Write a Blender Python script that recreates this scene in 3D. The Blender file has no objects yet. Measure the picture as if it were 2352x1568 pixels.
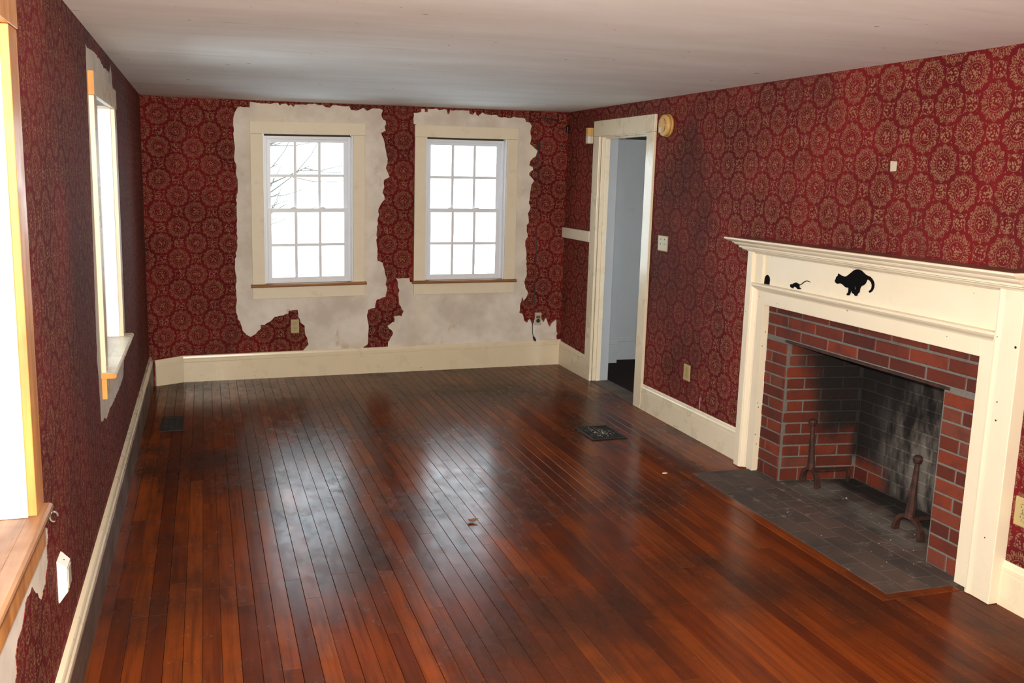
import bpy, bmesh, math, random
from mathutils import Vector, Matrix
from mathutils.geometry import tessellate_polygon
random.seed(11)
scene = bpy.context.scene
COL = scene.collection

# ------------------------------------------------------------------ camera
CAM_H = 1.711
F_PX = 2162.5
yaw, pitch, roll = math.radians(18.168), math.radians(9.776), math.radians(1.658)
fwd0 = Vector((math.sin(yaw), math.cos(yaw), 0)); right0 = Vector((math.cos(yaw), -math.sin(yaw), 0)); up0 = Vector((0, 0, 1))
fwd = fwd0*math.cos(pitch) - up0*math.sin(pitch)
up1 = up0*math.cos(pitch) + fwd0*math.sin(pitch)
right = right0*math.cos(roll) + up1*math.sin(roll)
upv = up1*math.cos(roll) - right0*math.sin(roll)
cd = bpy.data.cameras.new('camera'); cam = bpy.data.objects.new('camera', cd); COL.objects.link(cam)
cd.sensor_width = 36; cd.sensor_fit = 'HORIZONTAL'; cd.lens = F_PX/2352*36
cd.clip_start = .02; cd.clip_end = 400
m = Matrix.Identity(4)
for i in range(3):
    m[i][0] = right[i]; m[i][1] = upv[i]; m[i][2] = -fwd[i]
m[0][3], m[1][3], m[2][3] = 0, 0, CAM_H
cam.matrix_world = m
scene.camera = cam

# ------------------------------------------------------------------ world: even overcast sky
world = bpy.data.worlds.new('overcast_sky'); scene.world = world; world.use_nodes = True
wn = world.node_tree
bg = wn.nodes['Background']; bg.inputs[0].default_value = (.80, .91, 1, 1); bg.inputs[1].default_value = 11.5

# ------------------------------------------------------------------ the photographer's flash, just above the lens
ld = bpy.data.lights.new('camera_flash', 'AREA'); ld.shape = 'RECTANGLE'; ld.size = .08; ld.size_y = .05
ld.energy = 330; ld.color = (1, .90, .76)
lo = bpy.data.objects.new('camera_flash', ld); COL.objects.link(lo)
tilt = math.radians(12)                      # flash head tipped slightly up
lm = m @ Matrix.Rotation(tilt, 4, 'X'); lp = Vector((0, 0, CAM_H)) + upv*.09 - fwd*.01
for i in range(3): lm[i][3] = lp[i]
lo.matrix_world = lm

vs = scene.view_settings
vs.view_transform = 'Standard'; vs.look = 'None'; vs.gamma = 1; vs.exposure = 0.0; vs.use_curve_mapping = False

# ------------------------------------------------------------------ room numbers (metres; camera stands at x=0, y=0)
XL, XR, D = -.459, 3.167, 8.186
YF = -1.3
def zfl(x, y):                                 # the old floor sags towards the far left corner
    return -.042*max(0, min(1.1, (3.1-x)/3.3))*max(0, (y-2)/6.2)
def zce(x, y):                                 # and so does the ceiling
    t = (y-YF)/(D-YF); s = (x-XL)/(XR-XL)
    return 2.3 + t*(-.028 + .05*s)

# ------------------------------------------------------------------ node helpers
class NB:
    def __init__(self, name):
        self.mat = bpy.data.materials.new(name); self.mat.use_nodes = True
        self.nt = self.mat.node_tree; self.n = self.nt.nodes; self.l = self.nt.links
        self.bsdf = self.n['Principled BSDF']
    def put(self, sock, v):
        if isinstance(v, (int, float)): sock.default_value = v
        elif isinstance(v, tuple):
            sock.default_value = (*v, 1) if len(v) == 3 and len(sock.default_value) == 4 else v
        else: self.l.new(v, sock)
    def m(self, op, *a, clamp=False):
        nd = self.n.new('ShaderNodeMath'); nd.operation = op; nd.use_clamp = clamp
        for i, v in enumerate(a): self.put(nd.inputs[i], v)
        return nd.outputs[0]
    def add(self, a, b): return self.m('ADD', a, b)
    def sub(self, a, b): return self.m('SUBTRACT', a, b)
    def mul(self, a, b): return self.m('MULTIPLY', a, b)
    def mx(self, a, b): return self.m('MAXIMUM', a, b)
    def mn(self, a, b): return self.m('MINIMUM', a, b)
    def ss(self, v, a, b, to0=0., to1=1.):
        nd = self.n.new('ShaderNodeMapRange'); nd.interpolation_type = 'SMOOTHSTEP'
        if a > b: a, b, to0, to1 = b, a, to1, to0
        self.put(nd.inputs[0], v); nd.inputs[1].default_value = a; nd.inputs[2].default_value = b
        nd.inputs[3].default_value = to0; nd.inputs[4].default_value = to1
        return nd.outputs[0]
    def pos(self):
        if not hasattr(self, '_p'):
            g = self.n.new('ShaderNodeNewGeometry'); s = self.n.new('ShaderNodeSeparateXYZ')
            self.l.new(g.outputs['Position'], s.inputs[0]); self._p = (s.outputs[0], s.outputs[1], s.outputs[2]); self._pv = g.outputs['Position']
        return self._p
    def vec(self, x, y, z):
        c = self.n.new('ShaderNodeCombineXYZ')
        for i, v in enumerate((x, y, z)): self.put(c.inputs[i], v)
        return c.outputs[0]
    def noise(self, scale, detail=4, rough=.55, stretch=(1, 1, 1), seed=0., vec=None, col=False):
        x, y, z = self.pos()
        if vec is None:
            mp = self.n.new('ShaderNodeMapping'); self.l.new(self._pv, mp.inputs[0])
            mp.inputs['Scale'].default_value = stretch
            if isinstance(seed, (int, float)): mp.inputs['Location'].default_value = (seed, seed*1.7, seed*.6)
            else: self.l.new(self.vec(seed, seed, seed), mp.inputs['Location'])
            vec = mp.outputs[0]
        nd = self.n.new('ShaderNodeTexNoise'); self.l.new(vec, nd.inputs['Vector'])
        nd.inputs['Scale'].default_value = scale; nd.inputs['Detail'].default_value = detail; nd.inputs['Roughness'].default_value = rough
        return nd.outputs['Color' if col else 'Fac']
    def voro(self, scale, vec, feature='F1'):
        nd = self.n.new('ShaderNodeTexVoronoi'); nd.feature = feature; self.l.new(vec, nd.inputs['Vector']); nd.inputs['Scale'].default_value = scale
        return nd.outputs['Distance']
    def rnd(self):
        return self.n.new('ShaderNodeObjectInfo').outputs['Random']
    def mix(self, f, a, b):
        nd = self.n.new('ShaderNodeMix'); nd.data_type = 'RGBA'
        self.put(nd.inputs[0], f); self.put(nd.inputs[6], a); self.put(nd.inputs[7], b)
        return nd.outputs[2]
    def ramp(self, v, stops):
        nd = self.n.new('ShaderNodeValToRGB'); self.l.new(v, nd.inputs[0]); cr = nd.color_ramp
        while len(cr.elements) < len(stops): cr.elements.new(.5)
        for e, (p, c) in zip(cr.elements, stops): e.position = p; e.color = (*c, 1)
        return nd.outputs[0]
    def bump(self, h, strength=.3, dist=.002):
        nd = self.n.new('ShaderNodeBump'); nd.inputs['Strength'].default_value = strength; nd.inputs['Distance'].default_value = dist
        self.l.new(h, nd.inputs['Height']); self.l.new(nd.outputs[0], self.bsdf.inputs['Normal'])
    def out(self, color=None, rough=.5, metal=0., spec=.5, coat=0., coat_rough=.1):
        b = self.bsdf.inputs
        if color is not None: self.put(b['Base Color'], color)
        self.put(b['Roughness'], rough); self.put(b['Metallic'], metal); self.put(b['Specular IOR Level'], spec)
        self.put(b['Coat Weight'], coat); self.put(b['Coat Roughness'], coat_rough)
        return self.mat

MATS = {}
def mat_wallpaper(key, axis, u0, z0):
    b = NB('wallpaper_'+key); x, y, z = b.pos()
    A, B = .265, .2555
    u = b.mul(b.sub((x, y)[axis], u0), 1/A); v = b.mul(b.sub(z, z0), 1/B)
    def off(t, h, s): return b.mul(b.sub(b.m('FRACT', b.add(t, h)), .5), s)
    ux, uy = off(u, .5, A), off(v, .5, B); wx, wy = off(u, 0., A), off(v, 0., B)
    def ln(p, q): return b.m('SQRT', b.add(b.mul(p, p), b.mul(q, q)))
    r1, r2 = ln(ux, uy), ln(wx, wy)
    r = b.mn(r1, r2); sel = b.m('GREATER_THAN', r1, r2)
    def pick(p, q): return b.add(p, b.mul(sel, b.sub(q, p)))
    th = b.m('ARCTAN2', pick(uy, wy), pick(ux, wx))
    q = b.mn(ln(wx, uy), ln(ux, wy))
    pv = b.vec(u, v, 0.)
    dots = b.ss(b.voro(30, pv), .58, .30)
    dots2 = b.ss(b.voro(24, b.vec(v, u, 3.)), .56, .30)
    c12 = b.m('COSINE', b.mul(th, 12.)); c24 = b.m('COSINE', b.add(b.mul(th, 24.), math.pi)); c48 = b.m('COSINE', b.mul(th, 48.))
    c8 = b.m('COSINE', b.mul(th, 8.))
    rout = b.add(.0805, b.mul(c12, .0055))
    inr = b.ss(b.sub(r, rout), .0015, -.0015)
    leafA = b.mul(b.mul(b.ss(r, .047, .049), b.ss(r, .068, .063)), b.mul(b.ss(c24, .15, .7), b.add(.35, b.mul(dots, .65))))         # inner leaf stems
    leafB = b.mul(b.mul(b.ss(r, .061, .065), inr), b.mul(b.ss(c48, .15, .7), b.add(.40, b.mul(dots2, .60))))       # forked tips
    leafC = b.mul(b.mul(b.ss(r, .050, .053), inr), b.mul(dots, .70))
    m1 = b.mx(b.mx(leafA, leafB), leafC)
    m2 = b.mul(b.ss(b.m('ABSOLUTE', b.sub(r, .0425)), .0022, .0010), .6)
    m3 = b.mul(b.ss(b.sub(r, b.add(.032, b.mul(c8, .004))), .002, -.002), b.mx(b.mul(dots, .9), b.ss(r, .007, .004)))
    m4 = b.mul(b.ss(q, .038, .034), b.mul(dots2, .95))
    m4b = b.mul(b.ss(b.m('ABSOLUTE', b.sub(q, .0345)), .0022, .0010), .45)
    m5 = b.mul(b.mul(b.ss(r, .0955, .0985), b.ss(q, .039, .042)), b.mul(dots, .92))
    mask = b.mx(b.mx(b.mx(m1, m2), b.mx(m3, m4)), b.mx(m4b, m5))
    grime = b.noise(2.1, 5, .6); fine = b.noise(38, 3)
    red = b.mix(b.ss(grime, .3, .7), (.078, .0045, .0066), (.150, .0080, .0105))
    tan = b.mix(fine, (.190, .102, .058), (.310, .180, .102))
    col = b.mix(b.mul(mask, .90), red, tan)
    dirt = b.ss(b.noise(1.3, 6, .62, stretch=(1, 1, .45), seed=4.), .48, .72)
    col = b.mix(b.mul(dirt, .55), col, (.038, .014, .014))
    b.bump(b.add(b.mul(mask, .4), b.mul(fine, .5)), .12, .001)
    return b.out(col, .82, spec=.12)

def mat_plaster():
    b = NB('bare_plaster')
    a = b.noise(3.2, 6, .6); s = b.ss(b.noise(5, 5, .65, stretch=(1, 1, .6), seed=3.), .60, .74); f = b.noise(60, 4)
    col = b.mix(b.ss(a, .3, .72), (.54, .49, .43), (.74, .70, .645))
    col = b.mix(b.mul(s, .60), col, (.46, .31, .16))
    s2 = b.ss(b.noise(2.4, 3, .5, stretch=(1, 1, .35), seed=8.), .52, .66)
    col = b.mix(b.mul(s2, .35), col, (.74, .65, .47))
    col = b.mix(b.ss(f, .66, .8, 0, .35), col, (.30, .24, .20))
    b.bump(b.add(a, b.mul(f, .3)), .25, .004)
    return b.out(col, .85, spec=.2)

def mat_ceiling():
    b = NB('ceiling_plaster')
    a = b.noise(1.6, 6, .62, stretch=(.55, 2.2, 1)); c = b.noise(1.0, 4, .5, seed=6.); f = b.noise(90, 3)
    col = b.mix(b.ss(a, .30, .74), (.80, .76, .72), (.89, .87, .84))
    st = b.ss(b.noise(2.4, 5, .6, stretch=(.25, 3.2, 1), seed=9.), .60, .76)
    col = b.mix(b.mul(st, .55), col, (.62, .52, .47))
    st2 = b.ss(b.noise(5.5, 5, .65, stretch=(.3, 2.4, 1), seed=19.), .62, .74)
    col = b.mix(b.mul(st2, .40), col, (.60, .49, .44))
    col = b.mix(b.ss(c, .52, .72, 0, .35), col, (.74, .67, .63))
    sp = b.ss(b.noise(18, 2, .4, seed=2.), .745, .775)
    col = b.mix(b.mul(sp, .6), col, (.22, .16, .12))
    b.bump(b.add(b.mul(a, 1.), b.mul(f, .12)), .35, .006)
    return b.out(col, .8, spec=.2)

def mat_paint(name, c1, c2, rough=.38, chips=.0, chipcol=(.10, .06, .04), grime=.25):
    b = NB(name)
    a = b.noise(5, 5, .6); f = b.noise(45, 4, .6, seed=5.)
    col = b.mix(a, c1, c2)
    g = b.ss(b.noise(7, 6, .65, seed=12.), .56, .76)
    col = b.mix(b.mul(g, grime), col, tuple(v*.62 for v in c1))
    if chips:
        ch = b.ss(b.noise(22, 2, .5, seed=7.), .79-.03*chips, .80-.02*chips)
        col = b.mix(ch, col, chipcol)
    b.bump(f, .04, .001)
    return b.out(col, b.ss(a, .2, .8, rough-.01, rough+.03), spec=.45)

def mat_wood(name, dark, light, axis=2, rough=.4):
    b = NB(name)
    st = [26, 26, 26]; st[axis] = 1.6
    g = b.noise(1, 5, .6, stretch=tuple(st)); k = b.noise(4, 4)
    col = b.mix(b.ss(g, .3, .7), dark, light)
    col = b.mix(b.mul(b.ss(k, .45, .75), .4), col, tuple(v*.55 for v in dark))
    b.bump(g, .12, .001)
    return b.out(col, b.ss(k, .3, .7, rough-.08, rough+.15), spec=.4)

def mat_floor():
    b = NB('floor_boards'); x, y, z = b.pos(); r = b.rnd()
    g = b.noise(1, 6, .62, stretch=(46, 2.2, 1), seed=b.mul(r, 40.))
    col = b.ramp(r, [(0., (.084, .0165, .0050)), (.3, (.112, .0225, .0056)), (.7, (.150, .0315, .0066)), (1., (.200, .045, .0084))])
    col = b.mix(b.ss(g, .38, .70, .0, .55), col, (.045, .010, .006))
    wear = b.ss(b.noise(1.5, 5, .58, seed=3.), .40, .70)                      # old dirt and worn varnish
    col = b.mix(b.mul(wear, .72), col, (.030, .0145, .0092))
    w2 = b.ss(b.noise(3.4, 5, .6, stretch=(1.6, .6, 1), seed=15.), .44, .76)
    col = b.mix(b.mul(w2, .55), col, (.016, .010, .009))
    dust = b.ss(b.noise(70, 3, .6, seed=21.), .66, .76)
    patch = b.ss(b.noise(1.9, 3, .5, seed=31.), .54, .64)
    col = b.mix(b.mul(b.mul(dust, patch), .16), col, (.28, .17, .12))
    wv = b.noise(7, 4, .6, stretch=(1.6, .7, 1), seed=9.)
    sc = b.noise(16, 5, .7, stretch=(1, .5, 1), seed=2.)
    b.bump(b.add(b.mul(wv, 1.), b.mul(g, .05)), .10, .003)
    rough = b.add(b.ss(sc, .25, .75, .14, .27), b.mul(wear, .08))
    return b.out(col, rough, spec=.055)

def soot_mask(b):
    x, y, z = b.pos()
    n = b.noise(3.4, 5, .6); n2 = b.noise(9, 4, .6, seed=5.)
    d = b.add(b.add(x, b.mul(b.sub(z, .45), .30)), b.add(b.mul(b.sub(n, .5), .30), b.mul(b.sub(n2, .5), .10)))
    s = b.ss(d, 3.28, 3.50)
    zz = b.add(z, b.mul(b.sub(n2, .5), .16))
    low = b.ss(zz, .17, .36)
    low = b.mx(low, b.mul(b.ss(x, 3.60, 3.66), b.ss(zz, .06, .20)))
    low = b.mx(low, b.ss(y, 4.34, 4.20))
    dy = b.mul(b.sub(y, 3.93), 1.1); dz = b.sub(z, .26)
    rad = b.m('SQRT', b.add(b.mul(dy, dy), b.mul(dz, dz)))
    ash = b.mul(b.ss(b.noise(1, 5, .65, stretch=(9, 9, 3.), seed=8.), .38, .66), b.ss(rad, .60, .12))
    return b.mul(s, low), b.mul(ash, b.ss(x, 3.60, 3.66))

def mat_brick():
    b = NB('red_brick'); r = b.rnd()
    f = b.noise(55, 4, .6); a = b.noise(11, 4)
    col = b.ramp(r, [(0., (.068, .013, .008)), (.45, (.112, .020, .010)), (.8, (.165, .029, .012)), (1., (.115, .034, .022))])
    col = b.mix(b.ss(a, .45, .75, 0, .5), col, (.042, .016, .013))
    col = b.mix(b.ss(f, .62, .78, 0, .25), col, (.17, .10, .08))
    s, ash = soot_mask(b)
    sc = b.mix(b.mul(ash, .85), (.0075, .007, .0072), (.16, .145, .13))
    col = b.mix(b.mul(s, .97), col, sc)
    b.bump(b.add(f, a), .6, .006)
    return b.out(col, .78, spec=.25)

def mat_mortar():
    b = NB('grey_mortar'); f = b.noise(70, 4)
    col = b.mix(f, (.085, .078, .072), (.185, .170, .155))
    s, ash = soot_mask(b)
    col = b.mix(b.mul(s, .95), col, b.mix(ash, (.014, .013, .013), (.20, .18, .15)))
    b.bump(f, .4, .003)
    return b.out(col, .9, spec=.2)

def mat_hearth():
    b = NB('hearth_brick'); r = b.rnd(); x, y, z = b.pos()
    n = b.noise(3.5, 6, .65); f = b.noise(16, 5, .65, stretch=(1, 1, 1), seed=4.)
    col = b.ramp(r, [(0., (.056, .042, .036)), (.5, (.070, .048, .040)), (1., (.086, .054, .044))])
    col = b.mix(b.ss(n, .40, .66, 0, .70), col, (.034, .029, .027))
    col = b.mix(b.ss(f, .56, .74, 0, .70), col, (.21, .182, .162))
    ash = b.mul(b.ss(x, 3.10, 3.30), b.ss(b.noise(5, 5, .6, seed=9.), .40, .62))
    col = b.mix(b.mul(ash, .6), col, (.165, .15, .135))
    blk = b.mul(b.ss(b.add(x, b.mul(b.sub(n, .5), .25)), 3.42, 3.52), .95)
    col = b.mix(blk, col, (.010, .010, .010))
    b.bump(f, .4, .003)
    return b.out(col, .75, spec=.3)

def mat_simple(name, c, rough=.5, metal=0., var=.0, spec=.5):
    b = NB(name)
    n = b.noise(40, 3); col = b.mix(n, tuple(v*(1-var) for v in c), tuple(min(1, v*(1+var)) for v in c))
    return b.out(col, rough, metal, spec)

def mat_rust():
    b = NB('rusty_iron'); n = b.noise(28, 5, .6)
    col = b.mix(b.ss(n, .35, .7), (.022, .010, .008), (.066, .022, .013))
    b.bump(n, .3, .002)
    return b.out(col, .72, .15, .4)

def mat_glass():
    b = NB('window_glass'); nt = b.nt
    tr = b.n.new('ShaderNodeBsdfTransparent'); tr.inputs[0].default_value = (.96, .985, .98, 1)
    gl = b.n.new('ShaderNodeBsdfGlossy'); gl.inputs['Roughness'].default_value = .02
    fr = b.n.new('ShaderNodeFresnel'); fr.inputs[0].default_value = 1.45
    mixn = b.n.new('ShaderNodeMixShader'); b.l.new(fr.outputs[0], mixn.inputs[0]); b.l.new(tr.outputs[0], mixn.inputs[1]); b.l.new(gl.outputs[0], mixn.inputs[2])
    b.l.new(mixn.outputs[0], b.n['Material Output'].inputs[0])
    return b.mat

MT = dict(
    paper_back=mat_wallpaper('back', 0, -.073, 1.885), paper_right=mat_wallpaper('right', 1, 4.167, 2.219),
    paper_left=mat_wallpaper('left', 1, 4.1, 2.2), paper_front=mat_wallpaper('front', 0, 0., 2.2),
    plaster=mat_plaster(), ceiling=mat_ceiling(),
    cream=mat_paint('cream_trim_paint', (.66, .57, .41), (.74, .66, .50), .27, chips=.2, grime=.05),
    casing=mat_paint('primed_casing', (.67, .60, .46), (.76, .70, .56), .5, chips=0, grime=.45),
    mantel=mat_paint('cream_mantel_paint', (.67, .59, .45), (.735, .66, .52), .34, chips=.45, grime=.12),
    vinyl=mat_paint('white_vinyl', (.70, .75, .84), (.75, .80, .88), .35, grime=.12),
    hall=mat_paint('hall_grey_paint', (.30, .32, .335), (.35, .37, .385), .5, grime=.12),
    orange=mat_wood('varnished_wood', (.34, .13, .035), (.58, .27, .075), 2, .35),
    oak_sill=mat_wood('worn_varnished_sill', (.15, .066, .028), (.30, .15, .070), 1, .42),
    raw=mat_wood('unpainted_wood_end', (.55, .22, .045), (.70, .33, .08), 2, .5),
    nosing=mat_wood('brown_stool', (.24, .105, .034), (.36, .17, .062), 0, .4),
    floor=mat_floor(), brick=mat_brick(), mortar=mat_mortar(), hearth=mat_hearth(),
    border=mat_wood('hearth_border_wood', (.09, .02, .009), (.20, .040, .012), 1, .35),
    hearth_joint=mat_simple('sooty_joint', (.058, .046, .040), .9, var=.5),
    subfloor=mat_simple('dark_gap', (.012, .007, .005), .9, var=.3),
    rust=mat_rust(), steel=mat_simple('sooty_steel', (.020, .016, .014), .6, .5, .3),
    black=mat_simple('matt_black_paint', (.0022, .0022, .0024), .9, var=.2, spec=.08),
    rubber=mat_simple('black_rubber', (.008, .008, .008), .55, var=.2),
    ivory=mat_simple('ivory_plastic', (.40, .32, .145), .42, var=.08),
    ivory_dark=mat_simple('slot_brown', (.035, .025, .015), .6, var=.2),
    yellowed=mat_simple('yellowed_plastic', (.60, .37, .12), .36, var=.06),
    whiteplastic=mat_simple('white_plastic', (.62, .60, .54), .4, var=.05),
    greyplate=mat_simple('grey_painted_plate', (.42, .38, .32), .5, var=.15),
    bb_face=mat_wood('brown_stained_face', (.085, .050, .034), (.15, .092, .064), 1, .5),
    shelf_top=mat_wood('mantel_shelf_top', (.14, .055, .040), (.22, .085, .060), 1, .35),
    iron=mat_simple('black_register_metal', (.014, .014, .014), .45, .6, .3),
    dustgrey=mat_simple('pale_dust', (.36, .33, .29), .9, var=.35),
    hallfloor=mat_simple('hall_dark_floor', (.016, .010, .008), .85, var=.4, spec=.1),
    thresh=mat_wood('worn_threshold', (.055, .035, .022), (.12, .085, .055), 1, .5),
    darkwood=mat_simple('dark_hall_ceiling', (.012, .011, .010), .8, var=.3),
    glass=mat_glass(), snow=mat_simple('snowy_ground', (.72, .75, .74), .9, var=.06), bark=mat_simple('dark_bark', (.05, .042, .035), .9, var=.3),
    tape=mat_simple('old_tape', (.50, .43, .33), .3, var=.2), leaf=mat_simple('dry_leaf', (.16, .07, .02), .7, var=.3),
    chipm=mat_simple('plaster_chip', (.62, .45, .25), .8, var=.1), nickel=mat_simple('dull_metal', (.35, .33, .30), .35, .9, .1),
    outer=mat_simple('exterior_board', (.45, .44, .42), .8, var=.1),
)

# ------------------------------------------------------------------ mesh helpers
IDM = lambda p: p
class MB:
    def __init__(self, xf=None): self.v = []; self.f = []; self.mi = []; self.xf = xf or IDM
    def vert(self, p): self.v.append(tuple(self.xf(p))); return len(self.v)-1
    def face(self, idx, mi=0): self.f.append(tuple(idx)); self.mi.append(mi)
    def box(self, x0, x1, y0, y1, z0, z1, ends=None):
        i = [self.vert(p) for p in ((x0,y0,z0),(x1,y0,z0),(x1,y1,z0),(x0,y1,z0),(x0,y0,z1),(x1,y0,z1),(x1,y1,z1),(x0,y1,z1))]
        e = ends or 0
        for q, mi in (((0,3,2,1),0),((4,5,6,7),0),((0,1,5,4),0),((2,3,7,6),0),((1,2,6,5),e),((3,0,4,7),e)): self.face([i[k] for k in q], mi)
        return self
    def hexa(self, pts):                        # 8 points, order as in box
        i = [self.vert(p) for p in pts]
        for q in ((0,3,2,1),(4,5,6,7),(0,1,5,4),(2,3,7,6),(1,2,6,5),(3,0,4,7)): self.face([i[k] for k in q])
        return self
    def loft(self, rings, cap=True, closed=True):
        base = [[self.vert(p) for p in r] for r in rings]; n = len(base[0])
        for a, b in zip(base, base[1:]):
            for k in range(n if closed else n-1):
                self.face((a[k], a[(k+1) % n], b[(k+1) % n], b[k]))
        if cap and closed: self.face(base[0][::-1]); self.face(base[-1])
        return self
    def tube(self, path, rad, n=8):
        rings = []
        P = [Vector(p) for p in path]
        for i, p in enumerate(P):
            t = (P[min(i+1, len(P)-1)] - P[max(i-1, 0)]).normalized()
            a = t.orthogonal() if i == 0 else (a - t*a.dot(t))
            a = a.normalized(); c = t.cross(a)
            r = rad[i] if isinstance(rad, (list, tuple)) else rad
            rings.append([p + (a*math.cos(2*math.pi*k/n) + c*math.sin(2*math.pi*k/n))*r for k in range(n)])
        return self.loft(rings)
    def poly(self, outer, holes, to3, th):      # flat sheet with holes, th along the given normal
        loops = [[Vector((a, b, 0)) for a, b in l] for l in [outer]+holes]
        flat = [p for l in loops for p in l]
        tris = tessellate_polygon(loops)
        n = len(flat); f = [self.vert(to3(p.x, p.y, 0)) for p in flat]; bk = [self.vert(to3(p.x, p.y, th)) for p in flat]
        for t in tris:
            self.face([f[k] for k in t]); self.face([bk[k] for k in reversed(t)])
        s = 0
        for l in loops:
            for k in range(len(l)):
                a, c = s+k, s+(k+1) % len(l)
                self.face((f[a], f[c], bk[c], bk[a]))
            s += len(l)
        return self
    def build(self, name, mat, parent=None, bevel=0, smooth=False, mats=None, loc=None):
        me = bpy.data.meshes.new(name)
        off = Vector(loc) if loc else (Vector(parent['_o']) if parent and '_o' in parent else Vector((0, 0, 0)))
        me.from_pydata([tuple(Vector(p)-off) for p in self.v], [], self.f); me.update()
        for mm in (mats or [mat]): me.materials.append(MT[mm])
        if mats:
            for p, mi in zip(me.polygons, self.mi): p.material_index = mi
        bm = bmesh.new(); bm.from_mesh(me); bmesh.ops.recalc_face_normals(bm, faces=bm.faces); bm.to_mesh(me); bm.free()
        if smooth:
            for p in me.polygons: p.use_smooth = True
        o = bpy.data.objects.new(name, me); COL.objects.link(o)
        if parent:
            o.parent = parent
            o['_o'] = tuple(off) if not loc else tuple(off)
            if loc: o.location = Vector(loc) - Vector(parent['_o'])
        elif loc: o.location = loc; o['_o'] = tuple(loc)
        else: o['_o'] = (0., 0., 0.)
        if bevel:
            b = o.modifiers.new('bevel', 'BEVEL'); b.width = bevel; b.segments = 2; b.limit_method = 'ANGLE'; b.angle_limit = math.radians(40)
            b.harden_normals = False
        return o
def tag(o, label=None, cat=None, group=None, kind=None):
    if label: o['label'] = label
    if cat: o['category'] = cat
    if group: o['group'] = group
    if kind: o['kind'] = kind
    return o
def thing(name, loc, label, cat, group=None, kind=None):
    o = bpy.data.objects.new(name, None); COL.objects.link(o); o.location = loc; o['_o'] = tuple(loc); o.empty_display_size = .1
    return tag(o, label, cat, group, kind)
def jag(pts, step=.022, amp=.0035, seed=1):
    rr = random.Random(seed); out = []
    for (a, b), (c, d) in zip(pts, pts[1:]+pts[:1]):
        n = max(1, int(math.hypot(c-a, d-b)/step))
        for k in range(n):
            t = k/n; j = (rr.gauss(0, amp), rr.gauss(0, amp)) if k else (0, 0)
            out.append((a+(c-a)*t+j[0], b+(d-b)*t+j[1]))
    return out
def rect(a0, a1, b0, b1): return [(a0, b0), (a1, b0), (a1, b1), (a0, b1)]

# ------------------------------------------------------------------ openings
W1 = dict(c=.8425, w=.743, z0=.785, z1=2.028, slope=.024)
W2 = dict(c=2.2165, w=.738, z0=.805, z1=2.052, slope=.012)
W3 = dict(c=5.055, w=.90, z0=.800, z1=2.015, slope=0.)
W4 = dict(c=2.165, w=.91, z0=.805, z1=2.045, slope=0.)
DY0, DY1, DZ = 6.515, 7.41, 2.083                       # doorway
def hole(W): return rect(W['c']-W['w']/2, W['c']+W['w']/2, W['z0']-.02, W['z1']+.014)

# ------------------------------------------------------------------ floor, ceiling, walls
fl = MB(); fl.hexa([(XL-.15, YF-.15, -.16), (XR+.15, YF-.15, -.16), (XR+.15, D+.15, -.16), (XL-.15, D+.15, -.16),
                    (XL-.15, YF-.15, -.024), (XR+.15, YF-.15, -.024), (XR+.15, D+.15, -.066), (XL-.15, D+.15, -.066)])
floor = fl.build('floor', 'subfloor'); tag(floor, 'worn red-brown strip wood floor of the empty room', 'floor', kind='structure')
pw = .0667; nstrip = int(round((XR-.012-(XL+.012))/pw)); pw = (XR-.012-(XL+.012))/nstrip
rr = random.Random(5)
HX0, HY0, HY1 = 2.747, 3.11, 4.835                      # hearth outline in the floor
XB = XL+.012+pw*math.floor((HX0-.03-(XL+.012))/pw)      # last board line before the hearth border
REGS = [(-.325, -.172, 6.56, 6.95), (2.44, 2.70, 5.64, 5.99)]
def plank(x0, x1, y0, y1):
    g = .0007; ch = .0011; mb = MB()
    t0, t1 = rr.uniform(-.0002, .0002), rr.uniform(-.0002, .0002)
    def P(x, y, dz, s): return (x, y, zfl((x0+x1)/2, y)+dz+s)
    x0 += g*rr.uniform(.3, 1.3); x1 -= g*rr.uniform(.3, 1.3); y0 += g*.5; y1 -= g*.5
    rings = []
    b = [P(x0, y0, -.02, 0), P(x1, y0, -.02, 0), P(x1, y1, -.02, 0), P(x0, y1, -.02, 0)]
    c = [P(x0, y0, -ch, t0), P(x1, y0, -ch, t1), P(x1, y1, -ch, t1), P(x0, y1, -ch, t0)]
    d = [P(x0+ch, y0+ch, 0, t0), P(x1-ch, y0+ch, 0, t1), P(x1-ch, y1-ch, 0, t1), P(x0+ch, y1-ch, 0, t0)]
    mb.loft([b, c, d]); mb.build('floor_board', 'floor', floor)
ny = 0
for s in range(nstrip):
    x0 = XL+.012+s*pw; x1 = x0+pw
    spans = [(YF+.01, D-.012)]
    if x1 > XB+.001: spans = [(YF+.01, HY0-.05), (HY1+.05, D-.012)]
    for a, b in spans:
        cuts = []
        y = a + rr.uniform(2.2, 3.6)
        while y < b-.7: cuts.append(y); y += rr.uniform(1.5, 3.3)
        if x1 < .95 and rr.random() < .8:
            cuts = [c for c in cuts if abs(c-3.9) > .75] + [3.9+rr.choice((0, 0, 0, .012, -.2))]
        cuts = sorted(cuts); ys = [a]+cuts+[b]
        for p, q in zip(ys, ys[1:]): plank(x0, x1, p, q); ny += 1
print('floor boards', ny)

ce = MB(); ce.hexa([(XL-.15, YF-.15, zce(XL, YF)), (XR+.14, YF-.15, zce(XR, YF)), (XR+.14, D+.15, zce(XR, D)), (XL-.15, D+.15, zce(XL, D)),
                    (XL-.15, YF-.15, 2.5), (XR+.14, YF-.15, 2.5), (XR+.14, D+.15, 2.5), (XL-.15, D+.15, 2.5)])
tag(ce.build('ceiling', 'ceiling'), 'stained low plaster ceiling with hairline cracks', 'ceiling', kind='structure')

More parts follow.
